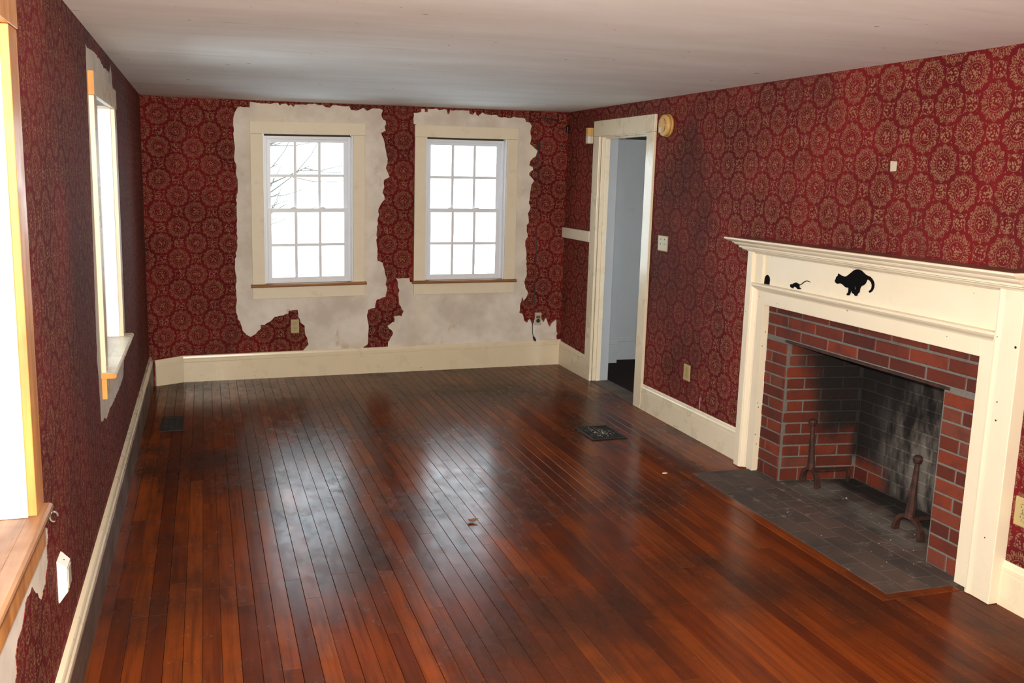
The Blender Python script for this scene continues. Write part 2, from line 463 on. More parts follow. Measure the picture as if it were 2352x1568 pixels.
NK = [(3.681,2.173,.012),(3.688,2.136,.006),(3.528,2.031,.006),(3.251,1.669,.004),(3.042,1.361,.003),(3.841,.436,.009),(2.964,.979,.004)]   # chipped spots in the paper
T1 = [(0.254,2.177),(0.283,2.227),(0.373,2.226),(0.376,2.272),(0.437,2.266),(0.515,2.265),(0.6,2.274),(0.614,2.255),(0.629,2.267),(0.664,2.272),(0.686,2.254),(0.7,2.267),(0.725,2.247),(0.736,2.269),(0.801,2.272),(0.896,2.284),(0.961,2.276),(1.02,2.256),(1.042,2.277),(1.123,2.274),(1.183,2.277),(1.198,2.248),(1.243,2.243),(1.303,2.27),(1.333,2.245),(1.378,2.268),(1.424,2.27),(1.469,2.259),(1.458,2.206),(1.493,2.17),(1.485,2.125),(1.493,2.089),(1.455,2.068),(1.478,2.006),(1.494,1.932),(1.51,1.835),(1.499,1.767),(1.53,1.7),(1.48,1.672),(1.477,1.592),(1.489,1.509),(1.458,1.47),(1.435,1.424),(1.432,1.348),(1.424,1.244),(1.42,1.131),(1.429,1.027),(1.429,0.975),(1.473,0.957),(1.491,0.896),(1.51,0.816),(1.501,0.763),(1.515,0.737),(1.502,0.657),(1.422,0.631),(1.409,0.561),(1.347,0.544),(1.339,0.473),(1.352,0.401),(1.348,0.294),(1.344,0.236),(1.308,0.214),(1.3,0.116),(0.787,0.105),(0.788,0.202),(0.831,0.25),(0.819,0.307),(0.802,0.351),(0.799,0.413),(0.765,0.44),(0.745,0.518),(0.741,0.553),(0.665,0.546),(0.661,0.52),(0.548,0.496),(0.506,0.453),(0.464,0.428),(0.431,0.429),(0.431,0.394),(0.389,0.352),(0.347,0.327),(0.315,0.345),(0.283,0.38),(0.268,0.441),(0.244,0.484),(0.233,0.552),(0.24,0.662),(0.233,0.747),(0.242,0.798),(0.234,0.965),(0.248,1.057),(0.254,1.182),(0.252,1.281),(0.255,1.381),(0.25,1.476),(0.266,1.563),(0.267,1.643),(0.254,1.693),(0.259,1.765),(0.243,1.822),(0.252,1.901),(0.243,1.986),(0.241,2.078),(0.243,2.135)]
T2 = [(1.736,2.155),(1.735,2.248),(1.801,2.259),(1.802,2.285),(1.832,2.286),(1.834,2.261),(1.858,2.262),(1.86,2.287),(2.029,2.289),(2.038,2.248),(2.054,2.264),(2.057,2.29),(2.229,2.293),(2.234,2.265),(2.263,2.258),(2.286,2.286),(2.295,2.26),(2.316,2.25),(2.351,2.282),(2.376,2.268),(2.483,2.265),(2.5,2.25),(2.582,2.247),(2.607,2.244),(2.64,2.257),(2.699,2.252),(2.749,2.247),(2.758,2.22),(2.796,2.214),(2.814,2.184),(2.803,2.136),(2.813,2.09),(2.803,2.027),(2.851,1.989),(2.877,1.971),(2.862,1.919),(2.812,1.878),(2.801,1.838),(2.835,1.823),(2.84,1.8),(2.807,1.775),(2.803,1.751),(2.852,1.705),(2.828,1.664),(2.818,1.585),(2.807,1.504),(2.826,1.457),(2.802,1.408),(2.813,1.344),(2.797,1.277),(2.809,1.196),(2.786,1.159),(2.799,1.059),(2.803,0.949),(2.811,0.856),(2.789,0.773),(2.801,0.727),(2.826,0.69),(2.813,0.634),(2.785,0.606),(2.774,0.644),(2.757,0.579),(2.749,0.495),(2.779,0.485),(2.801,0.419),(2.826,0.4),(2.854,0.437),(2.881,0.37),(2.899,0.427),(2.909,0.478),(2.957,0.458),(2.989,0.401),(3.012,0.443),(3.034,0.386),(3.055,0.357),(3.083,0.404),(3.117,0.427),(3.131,0.136),(1.521,0.128),(1.525,0.227),(1.547,0.29),(1.569,0.334),(1.519,0.398),(1.581,0.433),(1.577,0.482),(1.644,0.481),(1.662,0.53),(1.625,0.585),(1.615,0.683),(1.61,0.79),(1.592,0.825),(1.713,0.825),(1.718,0.789),(1.772,0.78),(1.766,1.3),(1.76,2.152)]
L3 = [(4.47,2.231),(4.56,2.214),(4.78,2.226),(5.0,2.222),(5.26,2.20),(5.52,2.205),(5.63,2.255),(5.69,2.19),(5.72,2.12),(5.71,1.6),(5.70,.718),(5.69,.62),(5.60,.556),(5.42,.546),(5.176,.548),(5.01,.552),(4.819,.565),(4.633,.555),(4.543,.584),(4.444,.583),(4.38,.616),(4.385,.696),(4.371,.803),(4.339,.899),(4.362,1.052),(4.411,1.563),(4.437,1.865),(4.45,2.108)]
L4 = [(2.892,.669),(2.863,.628),(2.86,.58),(2.802,.538),(2.732,.522),(2.653,.576),(2.605,.615),(2.51,.614),(2.48,.59),(2.431,.575),(2.388,.572),(2.35,.55),(2.356,.506),(2.2,.45),(1.9,.47),(1.6,.5),(1.5,.7),(1.55,.85),(1.63,2.10),(2.68,2.10),(2.70,.85),(2.76,.75)]

wb = MB(); to_b = lambda a, b, t: (a, D+t, b)
outer = [(-.215, -.1), (XR+.13, -.1), (XR+.13, 2.4), (-.215, 2.4)]
wb.poly(outer, [hole(W1), hole(W2)], to_b, .15)
wall_back = wb.build('wall_back', 'plaster'); tag(wall_back, 'end wall with two windows and torn red wallpaper', 'wall', kind='structure')
wp = MB(); wp.poly([(-.215, .05), (XR, .05), (XR, 2.36), (-.215, 2.36)], [jag(T1, seed=3), jag(T2, seed=4)], lambda a, b, t: (a, D-.0004-t, b), .0016)
wp.build('wallpaper', 'paper_back', wall_back)
# splayed corner piece beside the end wall
cmb = MB(); CA, CBp = Vector((-.215, D, 0)), Vector((XL, 8.05, 0)); cn = Vector((-.12, .22, 0)).normalized()
cmb.hexa([(CBp.x, CBp.y, -.1), (CA.x, CA.y, -.1), (CA.x+cn.x*.12, CA.y+.15, -.1), (CBp.x-.15, CBp.y+.28, -.1),
          (CBp.x, CBp.y, 2.4), (CA.x, CA.y, 2.4), (CA.x+cn.x*.12, CA.y+.15, 2.4), (CBp.x-.15, CBp.y+.28, 2.4)])
tag(cmb.build('wall_corner', 'paper_back'), 'narrow splayed wall in the far left corner with red wallpaper', 'wall', kind='structure')

NICKS = [[(y+s*1.0*math.cos(a*1.26), z+s*.6*math.sin(a*1.26)) for a in range(5)] for y, z, s in NK]
wl = MB(); to_l = lambda a, b, t: (XL-t, a, b)
wl.poly([(YF-.15, -.1), (8.3, -.1), (8.3, 2.4), (YF-.15, 2.4)], [hole(W3), hole(W4)], to_l, .16)
wall_left = wl.build('wall_left', 'plaster'); tag(wall_left, 'long window wall with dark red wallpaper, torn round the windows', 'wall', kind='structure')
wp = MB(); wp.poly([(YF, .05), (8.05, .05), (8.05, 2.36), (YF, 2.36)], [jag(L3, seed=5), jag(L4, seed=6)] + NICKS, lambda a, b, t: (XL+.0004+t, a, b), .0016)
wp.build('wallpaper', 'paper_left', wall_left)

wr = MB(); to_r = lambda a, b, t: (XR+t, a, b)
wr.poly([(YF-.15, -.1), (3.165, -.1), (3.165, 1.05), (4.82, 1.05), (4.82, -.1), (DY0-.02, -.1), (DY0-.02, DZ+.02), (DY1+.02, DZ+.02), (DY1+.02, -.1), (D+.15, -.1), (D+.15, 2.4), (YF-.15, 2.4)], [], to_r, .133)
wall_right = wr.build('wall_right', 'plaster'); tag(wall_right, 'chimney wall with red medallion wallpaper and doorway', 'wall', kind='structure')
wp = MB(); wp.poly([(YF, .05), (3.0, .05), (3.0, 1.2), (4.9, 1.2), (4.9, .05), (DY0-.05, .05), (DY0-.05, DZ+.06), (DY1+.06, DZ+.06), (DY1+.06, .05), (D, .05), (D, 2.36), (YF, 2.36)], [[(5.518,.292),(5.528,.285),(5.526,.24),(5.520,.205),(5.514,.21),(5.516,.25)]], lambda a, b, t: (XR-.0004-t, a, b), .0016)
wp.build('wallpaper', 'paper_right', wall_right)

wf = MB(); wf.box(XL-.15, XR+.13, YF-.15, YF, -.1, 2.4)
tag(wf.build('wall_front', 'paper_front'), 'papered wall behind the camera', 'wall', kind='structure')

# ------------------------------------------------------------------ baseboards
def bb_profile(h, t=.019):                     # (projection, height) from the wall
    return [(0, 0), (t, 0), (t, h-.048), (t-.004, h-.046), (t-.001, h-.043), (t-.001, h-.026), (t-.006, h-.018), (t-.009, h-.006), (t-.012, h), (0, h)]
def baseboard(name, p0, p1, n, h0, h1, label, mat='cream', t=.019, face=None):
    """from p0 to p1 along the wall, n = direction into the room"""
    rings = []
    for p, h in ((p0, h0), (p1, h1)):
        z0 = zfl(*p)
        rings.append([(p[0]+n[0]*a, p[1]+n[1]*a, (z0-.004 if b == 0 else z0*(1-b/h)+b)) for a, b in bb_profile(h, t)])
    mb = MB(); mb.loft(rings)
    o = mb.build(name, mat)
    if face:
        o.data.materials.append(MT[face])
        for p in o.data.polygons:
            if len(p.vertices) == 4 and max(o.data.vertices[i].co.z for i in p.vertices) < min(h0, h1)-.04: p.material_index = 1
    return tag(o, label, 'baseboard', kind='structure')
baseboard('baseboard_back', (-.215, D), (XR, D), (0, -1), .181, .237, 'cream baseboard under the two windows of the end wall')
cnn = Vector((CA.y-CBp.y, -(CA.x-CBp.x))).normalized()
baseboard('baseboard_corner', (-.42, 8.077), (-.205, 8.19), (.465, -.885), .170, .181, 'short splayed cream baseboard in the far left corner', t=.024)
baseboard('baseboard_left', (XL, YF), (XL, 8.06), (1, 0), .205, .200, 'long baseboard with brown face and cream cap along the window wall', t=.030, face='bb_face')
baseboard('baseboard_right', (XR, DY1+.12), (XR, D-.02), (-1, 0), .200, .225, 'short baseboard between doorway and end wall')
baseboard('baseboard_right', (XR, 4.95), (XR, DY0-.12), (-1, 0), .205, .195, 'cream baseboard between doorway and fireplace mantel')
baseboard('baseboard_right', (XR, YF), (XR, 2.912), (-1, 0), .195, .195, 'cream baseboard right of the fireplace mantel')
baseboard('baseboard_front', (XL, YF), (XR, YF), (0, 1), .2, .2, 'baseboard on the wall behind the camera')

# ------------------------------------------------------------------ windows
def window(name, W, wall, label, casing='casing', stoolmat='nosing', ends=None, casew=.1, jamb=.05, jambmat='vinyl', caset=.021, stoolproj=.055, head_up=.102, horn=.014):
    c, w, z0, z1, sl = W['c'], W['w'], W['z0'], W['z1'], W['slope']
    if wall == 'back': xf = lambda p: (c+p[0], D+p[1], p[2]+sl*p[0]); base = (c, D, z0)
    else: xf = lambda p: (XL-p[1], c+p[0], p[2]); base = (XL, c, z0)
    t = thing(name, base, label, 'window', kind='structure')
    h = w/2
    def B(nm, mat, parent, *bx, bevel=.0015, endm=None):
        mb = MB(xf)
        for q in bx: mb.box(*q, ends=1 if endm else None)
        return mb.build(nm, mat, parent, bevel, mats=[mat, endm] if endm else None)
    B('casing_side', casing, t, (-h-casew, -h, -caset, 0, z0, z1), bevel=.002)
    B('casing_side', casing, t, (h, h+casew, -caset, 0, z0, z1), bevel=.002)
    B('casing_head', casing, t, (-h-casew-.002, h+casew+.002, -caset-.003, 0, z1+.001, z1+head_up), bevel=.002, endm=ends)
    # stool with a rounded nose
    mb = MB(xf); pr = [(-.0 , -.025), (-stoolproj+.010, -.025), (-stoolproj+.002, -.019), (-stoolproj, -.012), (-stoolproj+.002, -.005), (-stoolproj+.009, 0), (0, 0)]
    mb.loft([[(s*(h+casew+horn), a, z0+b) for a, b in pr] for s in (-1, 1)])
    st = mb.build('stool', stoolmat[0] if isinstance(stoolmat, tuple) else stoolmat, t, .001)
    if isinstance(stoolmat, tuple):
        st.data.materials.append(MT[stoolmat[1]])
        for p in st.data.polygons:
            if len(p.vertices) > 4: p.material_index = 1
    B('sill_board', stoolmat[0] if isinstance(stoolmat, tuple) else stoolmat, t, (-h, h, 0, .055+jamb, z0-.022, z0-.001))
    B('apron', casing, t, (-h-casew, h+casew, -caset, 0, z0-.025-.098, z0-.025), bevel=.002, endm=ends)
    # jamb liner and white frame
    j0, j1 = 0., .15
    B('jamb', jambmat, t, (-h, -h+.012, -.001, j1, z0, z1), (h-.012, h, -.001, j1, z0, z1))
    B('head_gap_filler', 'bark', t, (-h+.012, h-.012, jamb+.02, j1-.02, z1-.014, z1+.018))  # solid dark filler: the slot's shade is put into its colour, daylight stays out
    a = jamb; fw = .020; ih = h-.012
    fr = B('frame', 'vinyl', t, (-ih, -ih+fw, a, a+.075, z0, z1-.012), (ih-fw, ih, a, a+.075, z0, z1-.012), (-ih+fw, ih-fw, a, a+.075, z1-.012-.024, z1-.012), (-ih+fw, ih-fw, a+.004, a+.08, z0-.001, z0+.014),
           (-ih+fw, -ih+fw+.006, a-.004, a+.004, z0+.014, z1-.036), (ih-fw-.006, ih-fw, a-.004, a+.004, z0+.014, z1-.036),
           (-ih+fw, -ih+fw+.005, a+.030, a+.036, z0+.014, z1-.036), (ih-fw-.005, ih-fw, a+.030, a+.036, z0+.014, z1-.036))
    zm = (z0+z1)/2 - .008; s0, s1 = -ih+fw+.001, ih-fw-.001
    def sash(nm, y, zb, zt, rb, rt):
        sw = .034
        sa = B(nm, 'vinyl', t, (s0, s0+sw, y, y+.024, zb, zt), (s1-sw, s1, y, y+.024, zb, zt), (s0+sw, s1-sw, y, y+.024, zb, zb+rb), (s0+sw, s1-sw, y, y+.024, zt-rt, zt))
        gx0, gx1, gz0, gz1 = s0+sw, s1-sw, zb+rb, zt-rt
        mw = .024; pwid = (gx1-gx0)/3; ph = (gz1-gz0)/2
        for k in (1, 2): B('muntin', 'vinyl', sa, (gx0+k*pwid-mw/2, gx0+k*pwid+mw/2, y+.007, y+.018, gz0, gz1))
        B('muntin', 'vinyl', sa, (gx0, gx1, y+.0075, y+.0175, gz0+ph-mw/2, gz0+ph+mw/2))
        for i in range(3):
            for k in range(2):
                B('pane', 'glass', sa, (gx0+i*pwid+(mw/2 if i else 0), gx0+(i+1)*pwid-(mw/2 if i < 2 else 0), y+.011, y+.014, gz0+k*ph+(mw/2 if k else 0), gz0+(k+1)*ph-(0 if k else mw/2)), bevel=0)
        return sa, (gx0, gx1, gz0, gz1)
    up, g1 = sash('upper_sash', a+.040, zm-.016, z1-.036, .030, .026)
    lw, g2 = sash('lower_sash', a+.008, z0+.012, zm+.018, .034, .034)
    for fx in (-.36, .36):
        mb = MB(xf); x = fx*(s1-s0)/2; z = zm+.018
        mb.loft([[(x+q*math.cos(k*math.pi/4), a+.018+.010*math.sin(k*math.pi/4), z+dz) for k in range(8)] for q, dz in ((.026, 0), (.024, .006), (.010, .011))])
        mb.build('sash_lock', 'vinyl', lw)
    rr2 = random.Random(sum(map(ord, name)))
    mb = MB(xf)                                  # crumbs of dirt along the bottom of the glass
    x = g2[0]+.01
    while x < g2[1]-.02:
        L = rr2.uniform(.006, .03); hh = rr2.uniform(.002, .0065)
        mb.loft([[(x, a+.023, g2[2]+.012), (x+L*.4, a+.021, g2[2]+.012), (x+L, a+.023, g2[2]+.012)], [(x+L*.2, a+.0232, g2[2]+.012+hh), (x+L*.4, a+.022, g2[2]+.012+hh), (x+L*.7, a+.0232, g2[2]+.012+hh)]])
        x += L + rr2.uniform(0, .02)
    d = mb.build('dirt_crumbs', 'bark', lw); d['kind'] = 'stuff'
    return t
window('window_1', W1, 'back', 'white sash window with tree twigs outside, left of the two in the end wall')
window('window_2', W2, 'back', 'white sash window nearer the doorway, right of the two in the end wall')
window('window_3', W3, 'left', 'cream cased sash window halfway along the left wall', casing='cream', stoolmat=('cream', 'raw'), ends='raw', jamb=.085, casew=.10, stoolproj=.065)
window('window_4', W4, 'left', 'varnished wood window nearest the camera on the left wall', casing='orange', stoolmat='oak_sill', jamb=.07, casew=.112, stoolproj=.046, horn=-.008)

# ------------------------------------------------------------------ doorway and hall behind it
dr = thing('door_1', (XR, (DY0+DY1)/2, 0), 'open doorway with cream casing leading to a grey hall', 'doorway', kind='structure')
def P(nm, mat, par, *bx, bevel=.0015):
    mb = MB()
    for q in bx: mb.box(*q)
    return mb.build(nm, mat, par, bevel)
P('casing_side', 'cream', dr, (XR-.022, XR, DY1, DY1+.125, 0, DZ), bevel=.003)
P('casing_side', 'cream', dr, (XR-.022, XR, DY0-.125, DY0, 0, DZ), bevel=.003)
P('casing_head', 'cream', dr, (XR-.022, XR, DY0-.125, DY1+.125, DZ+.0015, DZ+.127), bevel=.003)
P('jamb', 'cream', dr, (XR+.004, XR+.075, DY1-.008, DY1+.018, 0, DZ))
P('jamb', 'cream', dr, (XR+.004, XR+.075, DY0-.018, DY0+.008, 0, DZ))
P('jamb_head', 'cream', dr, (XR+.004, XR+.075, DY0+.008, DY1-.008, DZ-.008, DZ+.018))
P('door_stop', 'cream', dr, (XR+.034, XR+.072, DY1-.022, DY1-.008, 0, DZ-.008))
P('door_stop', 'cream', dr, (XR+.034, XR+.072, DY0+.008, DY0+.022, 0, DZ-.008))
P('stop_head', 'cream', dr, (XR+.034, XR+.072, DY0+.022, DY1-.022, DZ-.022, DZ-.008))
P('hall_jamb', 'hall', dr, (XR+.0755, XR+.15, DY1-.012, DY1+.018, 0, DZ))
P('hall_jamb', 'hall', dr, (XR+.0755, XR+.15, DY0-.018, DY0+.008, 0, DZ))
P('hall_jamb_head', 'hall', dr, (XR+.0755, XR+.15, DY0+.008, DY1-.012, DZ-.008, DZ+.018))
P('threshold', 'thresh', dr, (XR-.008, XR+.16, DY0, DY1, -.03, .004), bevel=.003)
for nm, mat, bx, lab, cat in (
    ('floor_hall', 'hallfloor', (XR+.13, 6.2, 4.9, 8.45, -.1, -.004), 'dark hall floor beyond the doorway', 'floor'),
    ('wall_hall', 'hall', (XR+.13, 6.2, 8.30, 8.45, -.1, 2.5), 'pale grey hall wall beyond the doorway', 'wall'),
    ('wall_hall_post', 'hall', (XR+.13, 3.735, 8.16, 8.30, -.1, 2.5), 'narrow grey boxed corner post in the hall', 'wall'),
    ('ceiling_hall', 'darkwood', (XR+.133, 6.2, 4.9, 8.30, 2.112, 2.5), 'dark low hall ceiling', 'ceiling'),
    ('wall_hall_near', 'hall', (XR+.7, 6.2, 4.75, 4.9, -.1, 2.5), 'near hall wall', 'wall')):
    mb = MB(); mb.box(*bx); tag(mb.build(nm, mat), lab, cat, kind='structure')
mb = MB(); mb.poly([(4.75, -.1), (8.45, -.1), (8.45, 2.5), (4.75, 2.5)], [rect(6.3, 7.0, 1.0, 1.9)], lambda a, b, t: (6.05+t, a, b), .15)  # opening added out of view so daylight brightens the hall
tag(mb.build('wall_hall_side', 'hall'), 'unseen hall side wall with an opening added to let daylight in', 'wall', kind='structure')
def hbb(y, x0, x1, lab):
    mb = MB(); mb.loft([[(x, y-a, b) for a, b in bb_profile(.225, .02)] for x in (x0, x1)])
    tag(mb.build('baseboard_hall', 'hall'), lab, 'baseboard', kind='structure')
hbb(8.30, 3.735, 6.05, 'grey baseboard along the hall wall'); hbb(8.16, 3.30, 3.735, 'grey baseboard on the hall corner post')

# ------------------------------------------------------------------ mantel
AX, BX = 3.135, 3.10
YL, YR = 4.952, 2.912
mt = thing('fireplace_mantel', (XR, 3.93, 0), 'cream painted wooden mantel with moulded shelf around the brick fireplace', 'mantel')
def vprofile(nm, pts, z0, z1, parent=mt, mat='mantel', bevel=.001):
    mb = MB(); mb.loft([[(x, y, z) for y, x in pts] for z in (z0, z1)]); return mb.build(nm, mat, parent, bevel)
ZT = 1.143
vprofile('leg_board', [(4.797, 3.172), (4.797, AX), (4.885, AX), (4.885, 3.172)], .0015, 1.10)
vprofile('leg_board', [(3.143, 3.172), (3.143, AX), (3.050, AX), (3.050, 3.172)], .0015, 1.10)
vprofile('side_moulding', [(4.868, AX+.001), (4.868, AX-.003), (4.874, AX-.005), (4.881, AX-.012), (4.884, AX-.021), (4.889, AX-.028), (4.894, AX-.030), (4.894, BX+.001), (4.898, BX), (4.9, AX)], .0015, ZT-.002)
vprofile('side_moulding', [(3.068, AX+.001), (3.068, AX-.003), (3.062, AX-.005), (3.056, AX-.012), (3.054, AX-.021), (3.050, AX-.028), (3.046, AX-.030), (3.046, BX+.001), (3.043, BX), (3.04, AX)], .0015, ZT-.002)
vprofile('outer_band', [(4.8985, XR-.0005), (4.8985, BX), (YL, BX), (YL, XR-.0005)], .0015, 1.335, bevel=.003)
vprofile('outer_band', [(3.0425, XR-.0005), (3.0425, BX), (3.034, BX-.001), (3.020, BX+.002), (3.010, BX+.003), (YR, BX), (YR, XR-.0005)], .0015, 1.335, bevel=.003)
mb = MB(); mb.box(AX, 3.172, 3.143, 4.797, 1.022, 1.10); mb.build('header_board', 'mantel', mt, .002)
mb = MB(); pr = [(AX+.03, 1.098), (AX-.003, 1.098), (AX-.006, 1.104), (AX-.013, 1.111), (AX-.022, 1.116), (AX-.029, 1.123), (BX+.003, 1.128), (BX, 1.130), (BX, 1.140), (BX+.006, ZT), (AX+.03, ZT)]
mb.loft([[(a, y, b) for a, b in pr] for y in (3.0425, 4.8985)]); mb.build('head_moulding', 'mantel', mt, .0007)
mb = MB(); mb.box(3.14, 3.166, 3.07, 4.82, ZT, 1.335); mb.build('frieze', 'mantel', mt)
mb = MB(); mb.box(3.124, 3.166, 4.8205, 4.898, ZT, 1.335); mb.build('end_block', 'mantel', mt, .0015)
mb = MB(); mb.box(3.1385, 3.166, 3.0425, 3.0695, ZT, 1.335); mb.build('end_block', 'mantel', mt, .001)
def crown(nm, prof, mat, bevel=0, lf=1.18, rf=.3):
    rings = []
    for o, z in prof:
        rings.append([(XR-.0005, YR-max(o, -.04)*rf, z), (BX-o, YR-max(o, -.04)*rf, z), (BX-o, YL+o*lf, z), (XR-.0005, YL+o*lf, z)])
    mb = MB(); mb.loft(rings); return mb.build(nm, mat, mt, bevel)
crown('bed_moulding', [(-.020, 1.316), (-.016, 1.3175), (-.012, 1.3215), (-.003, 1.3255), (.003, 1.328), (.004, 1.3315), (.012, 1.332), (.014, 1.335), (.020, 1.339), (.026, 1.3405), (.026, 1.3445)], 'mantel')
crown('shelf', [(.020, 1.3465), (.036, 1.347), (.038, 1.357), (.046, 1.361), (.056, 1.367), (.060, 1.3735), (.066, 1.3745), (.067, 1.379), (.082, 1.383), (.094, 1.390), (.100, 1.395), (.100, 1.4015), (.097, 1.404)], 'mantel')
mb = MB(); mb.box(BX-.093, XR-.001, YR-.02, YL+.10, 1.4035, 1.4055); mb.build('shelf_top', 'shelf_top', mt)
mb = MB()                                      # nail holes and rust specks in the paint
def speck(c, n, r):
    c = Vector(c); n = Vector(n); u = n.orthogonal().normalized(); w = n.cross(u)
    mb.loft([[c+n*d+(u*math.cos(k*math.pi/3)+w*math.sin(k*math.pi/3))*r for k in range(6)] for d in (-.001, .0006)])
for x, z in ((3.160, .858), (3.145, .774), (3.142, .425), (3.150, .398), (3.142, .230), (3.155, .169)): speck((x, 4.797, z), (0, -1, 0), .0035)
for y, z in ((4.85, 1.066), (4.661, 1.046), (3.339, 1.075), (4.589, 1.03)): speck((AX, y, z), (-1, 0, 0), .0025)
for y, z in ((3.052, 1.272), (3.066, 1.214), (3.050, 1.199)): speck((3.1385, y, z), (-1, 0, 0), .0032)
speck((3.14, 3.218, 1.285), (-1, 0, 0), .0022)
for y, z, r in ((2.99, .86, .003), (2.985, .783, .004), (2.97, .277, .003), (2.93, 1.10, .006), (4.93, .963, .0025)): speck((BX, y, z), (-1, 0, 0), r)
mb.build('nail_holes', 'steel', mt)['kind'] = 'stuff'

# ------------------------------------------------------------------ brick fireplace
fp = thing('brick_fireplace', (3.3, 3.97, 0), 'red brick fireplace with sooty firebox inside the cream mantel', 'fireplace')
BP = 3.172
def obrick(parent, o, e1, n, a0, a1, z0, z1, depth=.09, mat='brick', name='brick', ch=.003):
    """brick seen on a face through o, running along e1, facing n"""
    j = lambda s=.0012: random.uniform(-s, s)
    a0 += j(); a1 += j(); z0 += j(.0008); z1 += j(.0008); out = j(.0015)
    def P(a, z, d): return (o[0]+e1[0]*a+n[0]*d, o[1]+e1[1]*a+n[1]*d, z)
    R = lambda i, d: [P(a0+i, z0+i, d), P(a1-i, z0+i, d), P(a1-i, z1-i, d), P(a0+i, z1-i, d)]
    mb = MB(); mb.loft([R(0, -depth), R(0, out-ch), R(ch, out)]); return mb.build(name, mat, parent)
surround = MB()
surround.poly([(3.145, .0015), (3.362, .0015), (3.362, .843), (4.583, .843), (4.583, .0015), (4.795, .0015), (4.795, 1.02), (3.145, 1.02)], [], lambda a, b, t: (BP+.004+t, a, b), .085)
sur = surround.build('surround', 'mortar', fp); sur['label'] = 'red brick surround with grey mortar joints'
JH = .0098; CH = .0675
E1, NN = (0, -1), (-1, 0)                       # along -y, facing the room
def front(y_hi, y_lo, z0, z1): obrick(sur, (BP, 0), E1, NN, -y_hi, -y_lo, z0, z1, .085)
for k in range(12):
    z0 = .015+CH*k+JH/2-.0025; z1 = z0+CH-JH
    if k == 0: z0 = .004
    if k % 2 == 0:
        front(3.355, 3.245, z0, z1); front(3.235, 3.146, z0, z1)
        front(4.588, 4.715, z0, z1) if 0 else None
        front(4.794, 4.735, z0, z1); front(4.725, 4.5865, z0, z1)
    else:
        front(3.355, 3.146, z0, z1); front(4.794, 4.5865, z0, z1)
for zz0, zz1, js in ((.850, .905, [4.715, 4.467, 4.224, 3.977, 3.736, 3.486, 3.239]), (.917, .974, [4.593, 4.341, 4.10, 3.847, 3.602, 3.352]), (.986, 1.0205, [4.715, 4.467, 4.224, 3.977, 3.736, 3.486, 3.239])):
    js = [4.80]+js+[3.14]
    for a, b in zip(js, js[1:]): front(a-.005, b+.005, zz0, zz1)
# firebox lining
fb = MB()
S0, S1, S2, S3 = (BP+.006, 4.589), (3.672, 4.529), (3.672, 3.44), (BP+.006, 3.358)
def slab(p, q, out, th=.08, z1=1.06):
    nx, ny = out
    fb.hexa([(p[0], p[1], .0015), (q[0], q[1], .0015), (q[0]+nx*th, q[1]+ny*th, .0015), (p[0]+nx*th, p[1]+ny*th, .0015), (p[0], p[1], z1), (q[0], q[1], z1), (q[0]+nx*th, q[1]+ny*th, z1), (p[0]+nx*th, p[1]+ny*th, z1)])
slab(S0, S1, (.12, .99)); slab((S1[0], S1[1]+.08), (S2[0], S2[1]-.08), (1, 0)); slab(S2, S3, (.16, -.987))
lining = fb.build('firebox', 'mortar', fp); lining['label'] = 'soot blackened firebox lining'
mb = MB(); mb.box(3.255, 3.76, 3.28, 4.68, 1.0, 1.06); mb.build('smoke_throat', 'steel', fp)
def wallrun(p, q, n, starts, parent):
    L = math.hypot(q[0]-p[0], q[1]-p[1]); e = ((q[0]-p[0])/L, (q[1]-p[1])/L)
    for k in range(14):
        z0 = .015+CH*k+JH/2-.0025; z1 = z0+CH-JH
        if k == 0: z0 = .003
        a = 0.0; first = starts[k % 2]
        while a < L-.012:
            ln = first if a == 0 else .2425
            b = min(a+ln, L)
            if b-a > .025: obrick(parent, (p[0]+n[0]*.004, p[1]+n[1]*.004), e, n, (a+.004 if a > 0 or p is not S0 or k > 11 else -.007), b-.005, z0, z1, .07)
            a = b
wallrun(S0, S1, (-.12, -.9927), (.125, .235), lining)
wallrun(S1, S2, (-1, 0), (.12, .2425), lining)
wallrun(S2, S3, (-.16, .987), (.2425, .12), lining)
mb = MB(); mb.box(BP-.004, BP+.088, 3.33, 4.60, .829, .8425); mb.box(BP+.078, BP+.088, 3.33, 4.60, .8425, .90); mb.build('lintel', 'rust', fp, .0015)

# ------------------------------------------------------------------ hearth
he = thing('hearth', (2.96, 3.97, 0), 'sooty flush brick hearth in front of the fireplace with a wood border', 'hearth')
mb = MB(); mb.box(HX0, 3.75, HY0, HY1, -.03, .0012); mb.build('mortar_bed', 'hearth_joint', he)
def hbrick(x0, x1, y0, y1):
    j = lambda s=.001: random.uniform(-s, s); z = .0032+j(.0009); ch = .0018
    x0 += .002+j(); x1 -= .002+j(); y0 += .002+j(); y1 -= .002+j()
    R = lambda i, zz: [(x0+i, y0+i, zz), (x1-i, y0+i, zz), (x1-i, y1-i, zz), (x0+i, y1-i, zz)]
    mb = MB(); mb.loft([R(0, -.02), R(0, z-ch), R(ch, z)]); mb.build('brick', 'hearth', he)
rw = (3.098-HX0)/3
for r in range(9):
    if r < 3: x0, x1, ya, yb = HX0+r*rw, HX0+(r+1)*rw, HY0, HY1
    elif r == 3: x0, x1, ya, yb = 3.098, 3.170, 3.15, 4.79
    else: x0, x1 = 3.172+(r-4)*.1, 3.172+(r-3)*.1; ya, yb = 3.378+(r-4)*.0175, 4.570-(r-4)*.0135
    if r == 8: x1 = 3.660
    y = ya; first = .208 if r % 2 else .104
    while y < yb-.01:
        y1 = min(y+(first if y == ya else .208), yb)
        if yb-y1 < .03: y1 = yb
        hbrick(x0, x1, y, y1); y = y1
